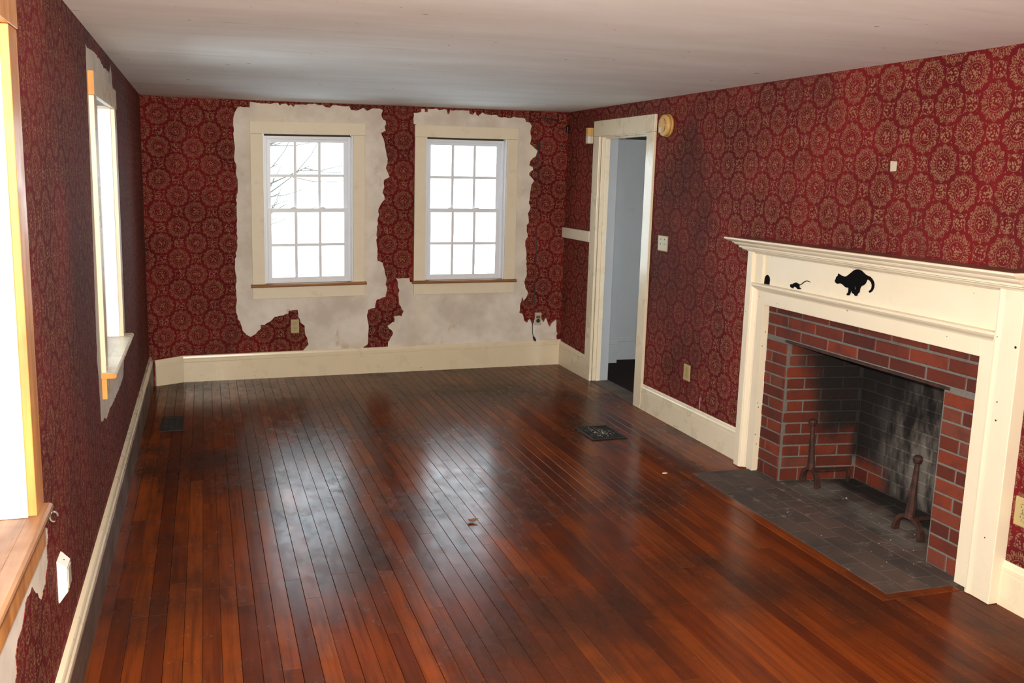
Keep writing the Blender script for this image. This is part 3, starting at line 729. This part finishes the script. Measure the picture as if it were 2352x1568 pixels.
for q in ((XB+.001, HX0-.001, HY0-.048, HY1+.048), (HX0, 3.0995, HY0-.048, HY0-.001), (HX0, 3.08, HY1+.001, HY1+.048)):
    mb = MB(); mb.box(q[0], q[1], q[2], q[3], -.02, .0025+zfl(q[0], q[2])*.3); mb.build('border_board', 'floor', he, .0015)
mb = MB(); rr3 = random.Random(8)
for _ in range(34):
    x, y = rr3.uniform(2.8, 3.6), rr3.uniform(3.4, 4.55)
    if x < 3.172: y = rr3.uniform(3.2, 4.75)
    s = rr3.uniform(.0012, .004)*(2.2 if rr3.random() < .06 else 1); z = .004
    mb.loft([[(x+s*math.cos(k*2.1+x*9), y+s*math.sin(k*2.1+x*9), z) for k in range(3)], [(x+s*.4*math.cos(k*2.1), y+s*.4*math.sin(k*2.1), z+s*.7) for k in range(3)]])
o = mb.build('ash_crumbs', 'dustgrey', he); o['kind'] = 'stuff'

# ------------------------------------------------------------------ andirons
def andiron(x, y, half, top, lean, label):
    t = thing('andiron', (x, y, .0045), label, 'andiron', 'pair of andirons in the firebox')
    za = .098
    rings = []
    for k in range(15):
        u = -1+2*k/14; yy = y+half*math.sin(u*math.pi/2)*(1 if abs(u) < .99 else 1.0); zz = 0.0045+za*math.cos(u*math.pi/2)**.8 if abs(u) < 1 else .0045
        du = u*math.pi/2
        ny_, nz_ = math.sin(du), math.cos(du)
        w = .013+.007*abs(u)**3; th = .010
        rings.append([(x-w, yy-ny_*th, max(.0045, zz-nz_*th)), (x+w, yy-ny_*th, max(.0045, zz-nz_*th)), (x+w, yy+ny_*th, zz+nz_*th), (x-w, yy+ny_*th, zz+nz_*th)])
    MB().loft(rings).build('foot_arch', 'rust', t, .002)
    rings = []
    for f, r in ((0, .030), (.15, .0275), (.5, .021), (.9, .015), (1, .0135)):
        z = za-.004+(top-.036-za)*f; yy = y+lean*f
        rings.append([(x+r*.75*math.cos(k*math.pi/4+math.pi/8), yy+r*math.sin(k*math.pi/4+math.pi/8), z) for k in range(8)])
    MB().loft(rings).build('post', 'rust', t, .0015)
    rings = []
    for dz, r in ((-.040, .014), (-.032, .022), (-.018, .026), (-.006, .022), (0, .012)):
        rings.append([(x+r*math.cos(k*math.pi/4+math.pi/8), y+lean+r*math.sin(k*math.pi/4+math.pi/8), top+dz) for k in range(8)])
    MB().loft(rings).build('knob', 'rust', t)
    mb = MB(); mb.loft([[(xx, y-.009, z0), (xx, y+.009, z0), (xx, y+.009, z0+.02), (xx, y-.009, z0+.02)] for xx, z0 in ((x+.005, .078), (x+.27, .070))]); mb.build('log_bar', 'rust', t, .002)
    mb = MB(); mb.box(x+.252, x+.272, y-.010, y+.010, .0045, .074); mb.build('rear_foot', 'rust', t, .002)
andiron(3.325, 4.476, .070, .392, .020, 'rusty iron andiron at the left brick side of the firebox')
andiron(3.325, 3.660, .092, .424, -.016, 'rusty iron andiron at the right, in front of the sooty back')

# ------------------------------------------------------------------ black cutouts on the mantel frieze
CAT = [(4.1376,1.2751),(4.1115,1.2676),(4.0884,1.2643),(4.0708,1.2669),(4.0543,1.2765),(4.0341,1.29),(4.0162,1.3032),(3.9975,1.31),(3.9784,1.3119),(3.9587,1.3089),(3.9404,1.3003),(3.9222,1.291),(3.9049,1.2872),(3.8878,1.2842),(3.872,1.2755),(3.8579,1.2633),(3.852,1.2501),(3.8527,1.2335),(3.8599,1.2188),(3.871,1.2092),(3.8798,1.2053),(3.8877,1.2092),(3.8853,1.2144),(3.8748,1.2212),(3.869,1.2316),(3.8688,1.2455),(3.8757,1.2571),(3.8883,1.2654),(3.9046,1.2706),(3.9099,1.263),(3.9154,1.2499),(3.9276,1.2387),(3.9456,1.231),(3.9539,1.2216),(3.9556,1.2102),(3.958,1.1972),(3.9698,1.1886),(3.9727,1.1784),(3.9875,1.1758),(3.9963,1.1839),(4.0132,1.1876),(4.0174,1.1942),(4.0175,1.2027),(4.0232,1.1963),(4.0278,1.1815),(4.0354,1.1726),(4.0508,1.1714),(4.055,1.1774),(4.0442,1.1881),(4.0439,1.2096),(4.054,1.2106),(4.0698,1.2109),(4.0891,1.2202),(4.1057,1.2256),(4.1237,1.2242),(4.137,1.2208),(4.1514,1.2248),(4.1596,1.2341),(4.154,1.2435),(4.1508,1.254),(4.1374,1.2649)]
CATH = [(3.9988,1.2256),(3.9942,1.2268),(3.9869,1.2107),(3.9944,1.2098)]
MOUSE = [(4.5538,1.1614),(4.5499,1.1721),(4.534,1.1731),(4.5192,1.1819),(4.4962,1.1873),(4.4773,1.1835),(4.4663,1.1793),(4.4513,1.1833),(4.4348,1.1952),(4.4157,1.2058),(4.3984,1.209),(4.3804,1.2074),(4.3658,1.2014),(4.3825,1.2041),(4.4004,1.2052),(4.4175,1.2002),(4.4364,1.1881),(4.4507,1.1795),(4.4646,1.1764),(4.466,1.1677),(4.4626,1.1619),(4.4478,1.1582),(4.4501,1.1556),(4.4782,1.1515),(4.4951,1.1596),(4.5113,1.1624),(4.5211,1.1566),(4.523,1.1509),(4.5365,1.1524),(4.5477,1.1558)]
MHOLE = [(4.8153,1.1445),(4.8128,1.1752),(4.8100,1.184),(4.8046,1.1908),(4.7975,1.1965),(4.7898,1.1998),(4.781,1.1990),(4.7733,1.1958),(4.7665,1.1905),(4.7616,1.184),(4.7590,1.177),(4.7585,1.1712),(4.76,1.1445)]
def cutout(nm, outline, holes, th, label):
    mb = MB(); mb.poly(outline, holes, lambda a, b, t: (3.1398-t, a, b), th)
    tag(mb.build(nm, 'black', loc=(3.1398, sum(p[0] for p in outline)/len(outline), min(p[1] for p in outline))), label, 'cutout')
cutout('cat_cutout', CAT, [CATH], .004, 'black running cat silhouette on the mantel frieze')
cutout('mouse_cutout', MOUSE, [], .003, 'small black mouse silhouette with curled tail on the mantel')
cutout('mouse_hole_cutout', MHOLE, [], .002, 'black arched mouse hole shape at the mantel end')

# ------------------------------------------------------------------ wall plates
def frame_back(x, z, y=D-.002): return lambda p: (x+p[0], y-p[1], z+p[2])          # p = (right, out, up)
def frame_right(yy, z, x=XR-.002): return lambda p: (x-p[1], yy-p[0], z+p[2])
def disc(mb, cx, cz, rx, rz, o0, o1, n=16, flat=None):
    pts = []
    for k in range(n):
        a = 2*math.pi*k/n; z = rz*math.sin(a)
        if flat: z = max(-flat, min(flat, z))
        pts.append((cx+rx*math.cos(a), cz+z))
    mb.loft([[(a, o0, b) for a, b in pts], [(a, o1, b) for a, b in pts]])
def plate(xf, base, w, h, label, kind='outlet', mat='ivory'):
    t = thing(dict(outlet='outlet_plate', keys='double_wall_plate', old='old_outlet')[kind], base, label, 'outlet' if kind != 'keys' else 'wall plate')
    mb = MB(xf)
    mb.loft([[(a*w/2*s, o, b*h/2*(1-(1-s)*w/h)) for a, b in ((-1,-1),(1,-1),(1,1),(-1,1))] for s, o in ((1, 0), (1, .003), (.93, .006))]); mb.build('plate', mat, t)
    if kind in ('outlet',):
        for cz in (.021, -.021):
            mb = MB(xf); disc(mb, 0, cz, .0175, .0175, .005, .0085, flat=.0145); rc = mb.build('receptacle', mat, t)
            mb = MB(xf); mb.box(-.0085, -.0060, .0082, .0090, cz-.001, cz+.008); mb.box(.0060, .0085, .0082, .0090, cz-.001, cz+.008); disc(mb, 0, cz-.0085, .0026, .0026, .0082, .0090, 8); mb.build('slots', 'ivory_dark', rc)
            mb = MB(xf); disc(mb, 0, cz, .0190, .0190, .0045, .0063, flat=.016); mb.build('rim', 'ivory_dark', rc)
        mb = MB(xf); disc(mb, 0, 0, .0035, .0035, .005, .0075, 10); mb.build('screw', 'nickel', t)
    if kind == 'keys':
        for cx in (-.030, .030):
            for cz in (.030, -.004):
                mb = MB(xf); disc(mb, cx, cz, .0055, .0045, .0055, .0068, 10); mb.build('port', 'ivory_dark', t)
            mb = MB(xf); disc(mb, cx, -.036, .003, .003, .0055, .007, 8); mb.build('screw', 'nickel', t)
    if kind == 'old':
        mb = MB(xf); mb.box(-.020, .020, .005, .008, .004, .030); mb.build('cover', 'leaf', t, .001)
        mb = MB(xf); disc(mb, 0, -.018, .019, .019, .005, .0085); mb.build('socket', 'rubber', t)
    return t
plate(frame_back(.716, .412), (.716, D, .412), .070, .118, 'ivory outlet in the torn wallpaper below the left end wall window', mat='ivory')
plate(frame_back(2.934, .436), (2.934, D, .436), .064, .116, 'grey painted outlet with black socket beside the hanging cord', 'old', 'greyplate')
plate(frame_right(6.19, 1.282), (XR, 6.19, 1.282), .150, .112, 'ivory double wall plate right of the doorway', 'keys')
plate(frame_right(5.72, .421), (XR, 5.72, .421), .088, .112, 'ivory outlet low between doorway and mantel')
plate(frame_right(2.851, .423), (XR, 2.851, .423), .086, .122, 'ivory outlet right of the mantel at the photo edge')

bx = thing('surface_outlet_box', (XL, 3.04, .45), 'white surface mounted outlet box on the left wall above the baseboard', 'outlet box')
mb = MB(); q0, q1 = 3.0, 3.088
def ring(x, ya, yb, za, zb): return [(x, ya, za), (x, yb, za), (x, yb, zb), (x, ya, zb)]
mb.loft([ring(XL+.0022, q0, q1, .386, .522), ring(XL+.006, q0, q1, .388, .520), ring(XL+.030, q0+.006, q1-.006, .420, .497)]); mb.build('box', 'whiteplastic', bx, .001)
mb = MB(); mb.box(XL+.030, XL+.0325, q0+.016, q1-.016, .428, .489); mb.build('face', 'greyplate', bx)
mb = MB(); mb.tube([(XL+.016, 3.045, .508), (XL+.0168, 3.045, .5105)], .0028, 8); mb.build('screw', 'rust', bx)

# ------------------------------------------------------------------ smoke alarm and motion sensor by the door
sm = thing('smoke_alarm', (XR, 6.205, 2.119), 'yellowed round smoke alarm right of the doorway head', 'smoke alarm')
xf = frame_right(6.205, 2.119)
def lathe(xf, prof, nm, mat, par, n=32, smooth=True, c=(0, 0)):
    mb = MB(xf); mb.loft([[(c[0]+r*math.cos(2*math.pi*k/n), o, c[1]+r*math.sin(2*math.pi*k/n)) for k in range(n)] for r, o in prof]); ob = mb.build(nm, mat, par)
    if smooth:
        for p in ob.data.polygons: p.use_smooth = len(p.vertices) == 4
    return ob
lathe(xf, [(.080, 0), (.081, .012), (.080, .016)], 'base_ring', 'yellowed', sm)
lathe(xf, [(.077, .016), (.0765, .036), (.072, .045), (.060, .050)], 'cover', 'yellowed', sm)
mb = MB(xf); mb.box(-.052, -.016, .0495, .053, -.050, .040); mb.build('battery_door', 'yellowed', sm, .002)
for s in (-1, 1):
    mb = MB(xf); mb.loft([[(.030+.028*math.cos(a)-.02, .0499, s*(.006+.040*math.sin(a))), (.036+.028*math.cos(a)-.02, .0499, s*(.006+.040*math.sin(a))), (.036+.028*math.cos(a)-.02, .0508, s*(.006+.040*math.sin(a))), (.030+.028*math.cos(a)-.02, .0508, s*(.006+.040*math.sin(a)))] for a in [q*.2 for q in range(0, 8)]]); mb.build('slot', 'ivory_dark', sm)
mb = MB(xf); mb.box(-.050, -.020, .053, .0538, -.046, -.012); mb.build('label_sticker', 'whiteplastic', sm)
ms = thing('motion_sensor', (XR, 7.63, 2.09), 'small yellowed motion sensor left of the doorway head', 'motion sensor')
xf = frame_right(7.622, 2.093)
def wedge(z0, z1, w, nm, mat):
    mb = MB(xf); pts = [(-w/2, .0), (w/2, .0), (w/2, .030), (w*.28, .046), (-w*.28, .046), (-w/2, .030)]
    mb.loft([[(a, o, z) for a, o in pts] for z in (z0, z1)]); mb.build(nm, mat, ms, .0025)
wedge(-.004, .066, .074, 'housing', 'yellowed'); wedge(-.060, -.004, .073, 'lens', 'whiteplastic'); wedge(-.066, -.060, .070, 'base', 'yellowed')
mb = MB(xf); mb.box(-.012, .010, .046, .0475, .006, .014); mb.build('indicator', 'whiteplastic', ms)

# loose rail board between the corner and the door casing
tr = MB(); tr.box(XR-.026, XR-.002, DY1+.127, D-.003, 1.196, 1.287)
tag(tr.build('trim_1', 'casing', bevel=.002), 'short white painted rail board between corner and doorway', 'rail', kind='structure')

# ------------------------------------------------------------------ cord, corner bracket, small things
pc = thing('power_cord', (2.89, D, .231), 'thin black cord hanging beside the right end wall window with a plug', 'cord')
mb = MB(); mb.box(2.866, 2.894, D-.022, D-.002, 1.985, 2.050); mb.build('switch_box', 'rubber', pc, .003)
path = [(2.880, D-.010, 1.99), (2.884, D-.008, 1.8), (2.894, D-.008, 1.37), (2.893, D-.008, .9), (2.891, D-.010, .57), (2.882, D-.016, .44), (2.876, D-.022, .36), (2.878, D-.026, .30), (2.886, D-.028, .268)]
fine = []
for a, b in zip(path, path[1:]):
    for k in range(6): fine.append(tuple(a[i]+(b[i]-a[i])*k/6 for i in range(3)))
mb = MB(); mb.tube(fine+[path[-1]], .0036, 7); mb.build('cable', 'rubber', pc)
mb = MB(); mb.tube([(2.884, D-.028, .275), (2.890, D-.028, .262), (2.899, D-.028, .244), (2.905, D-.028, .234)], [.006, .011, .0125, .010], 8); plug = mb.build('plug', 'rubber', pc)
mb = MB(); mb.tube([(2.901, D-.033, .236), (2.909, D-.033, .222)], .002, 5); mb.tube([(2.907, D-.024, .236), (2.915, D-.024, .222)], .002, 5); mb.build('prongs', 'nickel', plug)
cb = thing('corner_bracket', (3.13, 8.15, 2.14), 'small dark bracket and wires in the upper corner above the rail', 'bracket')
MB().tube([(3.145, 8.155, 2.205), (3.146, 8.150, 2.19), (3.147, 8.146, 2.14)], [.012, .017, .014], 10).build('holder', 'iron', cb, .001)
MB().tube([(2.878, 8.175, 2.262), (2.95, 8.165, 2.256), (3.035, 8.160, 2.243), (3.06, 8.16, 2.232)], [.004, .006, .006, .003], 6).build('arm', 'rubber', cb)
MB().tube([(2.93, 8.178, 2.240), (3.02, 8.176, 2.195), (3.07, 8.17, 2.172), (3.14, 8.16, 2.185)], .0022, 6).build('wire', 'iron', cb)
MB().tube([(3.075, 8.172, 2.014), (3.12, 8.165, 2.013), (3.155, 8.12, 2.013), (3.158, 8.06, 2.014)], .0028, 6).build('rod', 'rubber', cb)

tp = MB(); tp.hexa([(XR-.0025, 3.848, 1.800), (XR-.0025, 3.806, 1.801), (XR-.0020, 3.806, 1.801), (XR-.0020, 3.848, 1.800), (XR-.0035, 3.851, 1.850), (XR-.0028, 3.805, 1.847), (XR-.0021, 3.805, 1.847), (XR-.0021, 3.851, 1.850)])
tag(tp.build('tape_scrap', 'tape'), 'small scrap of clear tape on the red wallpaper above the mantel', 'tape')
nl = thing('mantel_nail', (3.12, YL, .905), 'black nail sticking out of the mantel left side', 'nail')
MB().tube([(3.125, YL-.001, .905), (3.125, YL+.030, .906)], .0028, 8).build('shank', 'iron', nl)
MB().tube([(3.125, YL+.026, .906), (3.125, YL+.030, .906)], .0075, 10).build('head', 'iron', nl)
hk = thing('eye_hook', (XL+.045, 2.72, .77), 'small metal hook under the varnished window stool end', 'hook')
MB().tube([(XL+.045+.010*math.cos(a), 2.722+.004*math.sin(a), .764+.013*math.sin(a)) for a in [k*.5 for k in range(0, 11)]], .0026, 6).build('ring', 'nickel', hk)
MB().tube([(XL+.045, 2.720, .776), (XL+.040, 2.714, .786)], .0026, 6).build('shank', 'nickel', hk)

def register(r, nx, ny, label, dust=False):
    x0, x1, y0, y1 = r; z = zfl((x0+x1)/2, (y0+y1)/2)
    t = thing('floor_register', ((x0+x1)/2, (y0+y1)/2, z), label, 'floor register')
    mb = MB(); mb.box(x0, x1, y0, y1, z+.0006, z+.0022); mb.build('pan', 'subfloor', t)
    mb = MB()
    for q in ((x0, x1, y0, y0+.022), (x0, x1, y1-.022, y1), (x0, x0+.022, y0+.022, y1-.022), (x1-.022, x1, y0+.022, y1-.022)): mb.box(*q, z+.001, z+.006)
    mb.build('frame', 'iron', t, .001)
    for k in range(1, nx): xx = x0+.022+(x1-x0-.044)*k/nx; m_ = MB(); m_.box(xx-.002, xx+.002, y0+.022, y1-.022, z+.001, z+.0052); m_.build('slat', 'iron', t)
    for k in range(1, ny): yy = y0+.022+(y1-y0-.044)*k/ny; m_ = MB(); m_.box(x0+.022, x1-.022, yy-.002, yy+.002, z+.001, z+.0050); m_.build('slat', 'iron', t)
    if dust:
        m_ = MB(); r5 = random.Random(4)
        for _ in range(110):
            x = min(max(r5.gauss((x0+x1)/2-.005, .038), x0+.02), x1-.02); y = min(max(r5.gauss((y0+y1)/2, .055), y0+.02), y1-.02); s = r5.uniform(.002, .006)
            m_.loft([[(x+s*math.cos(k*2.1+x*50), y+s*math.sin(k*2.1+x*50), z+.0052) for k in range(3)], [(x+s*.5*math.cos(k*2.1), y+s*.5*math.sin(k*2.1), z+.0052+s*.35) for k in range(3)]])
        o = m_.build('dust', 'dustgrey', t); o['kind'] = 'stuff'
register(REGS[0], 3, 10, 'dark metal floor register by the left baseboard')
register(REGS[1], 8, 10, 'dark floor register with pale dust, in front of the doorway', True)
lf = MB(); z = .003
lf.loft([[(1.253+.026*math.cos(a)*(1+.25*math.cos(3*a)), 4.38+.020*math.sin(a), z+.004*math.cos(2*a)+dz) for a in [k*math.pi/5 for k in range(10)]] for dz in (0, .002)])
tag(lf.build('dry_leaf', 'leaf', loc=(1.253, 4.38, 0)), 'curled brown leaf on the floor in the window reflection', 'leaf')
cp = MB(); cp.loft([[(2.585+.018*math.cos(a)*s, 4.868+.010*math.sin(a)*s, .001+dz) for a in [k*math.pi/4 for k in range(8)]] for s, dz in ((1, 0), (.9, .004), (.5, .006))])
tag(cp.build('plaster_chip', 'chipm', loc=(2.585, 4.868, 0)), 'small tan chip on the floor left of the hearth', 'chip')

# ------------------------------------------------------------------ outside
gd = MB(); gd.box(-60, 60, -40, 80, -1.2, -.9); tag(gd.build('ground', 'snow'), 'pale snowy ground outside the windows', 'ground', kind='structure')
tree = thing('bare_tree', (.1, 16.5, -.9), 'leafless tree outside the left end wall window', 'tree')
r6 = random.Random(12)
MB().tube([(.1, 16.5, -1.0), (.14, 16.5, 1.0), (.08, 16.48, 3.2), (.2, 16.5, 5.5)], [.16, .13, .10, .05], 8).build('trunk', 'bark', tree)
for k in range(11):
    z = .5+k*.2; L = r6.uniform(1.0, 1.75); a = r6.uniform(.18, .62); y0 = 16.5
    pts = [(.12+L*f*math.cos(a), y0+r6.uniform(-.05, .05)*f, z+L*f*math.sin(a)+.08*f*f) for f in (0, .25, .5, .75, 1)]
    b = MB(); b.tube(pts, [.034, .026, .019, .014, .008], 6); br = b.build('branch', 'bark', tree)
    b = MB()
    for _ in range(5):
        f = r6.uniform(.25, .95); i = int(f*4); g = f*4-i; s = [pts[i][q]+(pts[min(i+1, 4)][q]-pts[i][q])*g for q in range(3)]
        l2 = r6.uniform(.35, .9); aa = a+r6.choice((-1, 1))*r6.uniform(.25, .6)
        b.tube([tuple(s), (s[0]+l2*.5*math.cos(aa), s[1], s[2]+l2*.5*math.sin(aa)), (s[0]+l2*math.cos(aa+.1), s[1], s[2]+l2*math.sin(aa+.1))], [.011, .009, .007], 5)
    b.build('twigs', 'bark', br)

for o in bpy.data.objects:
    if '_o' in o: del o['_o']
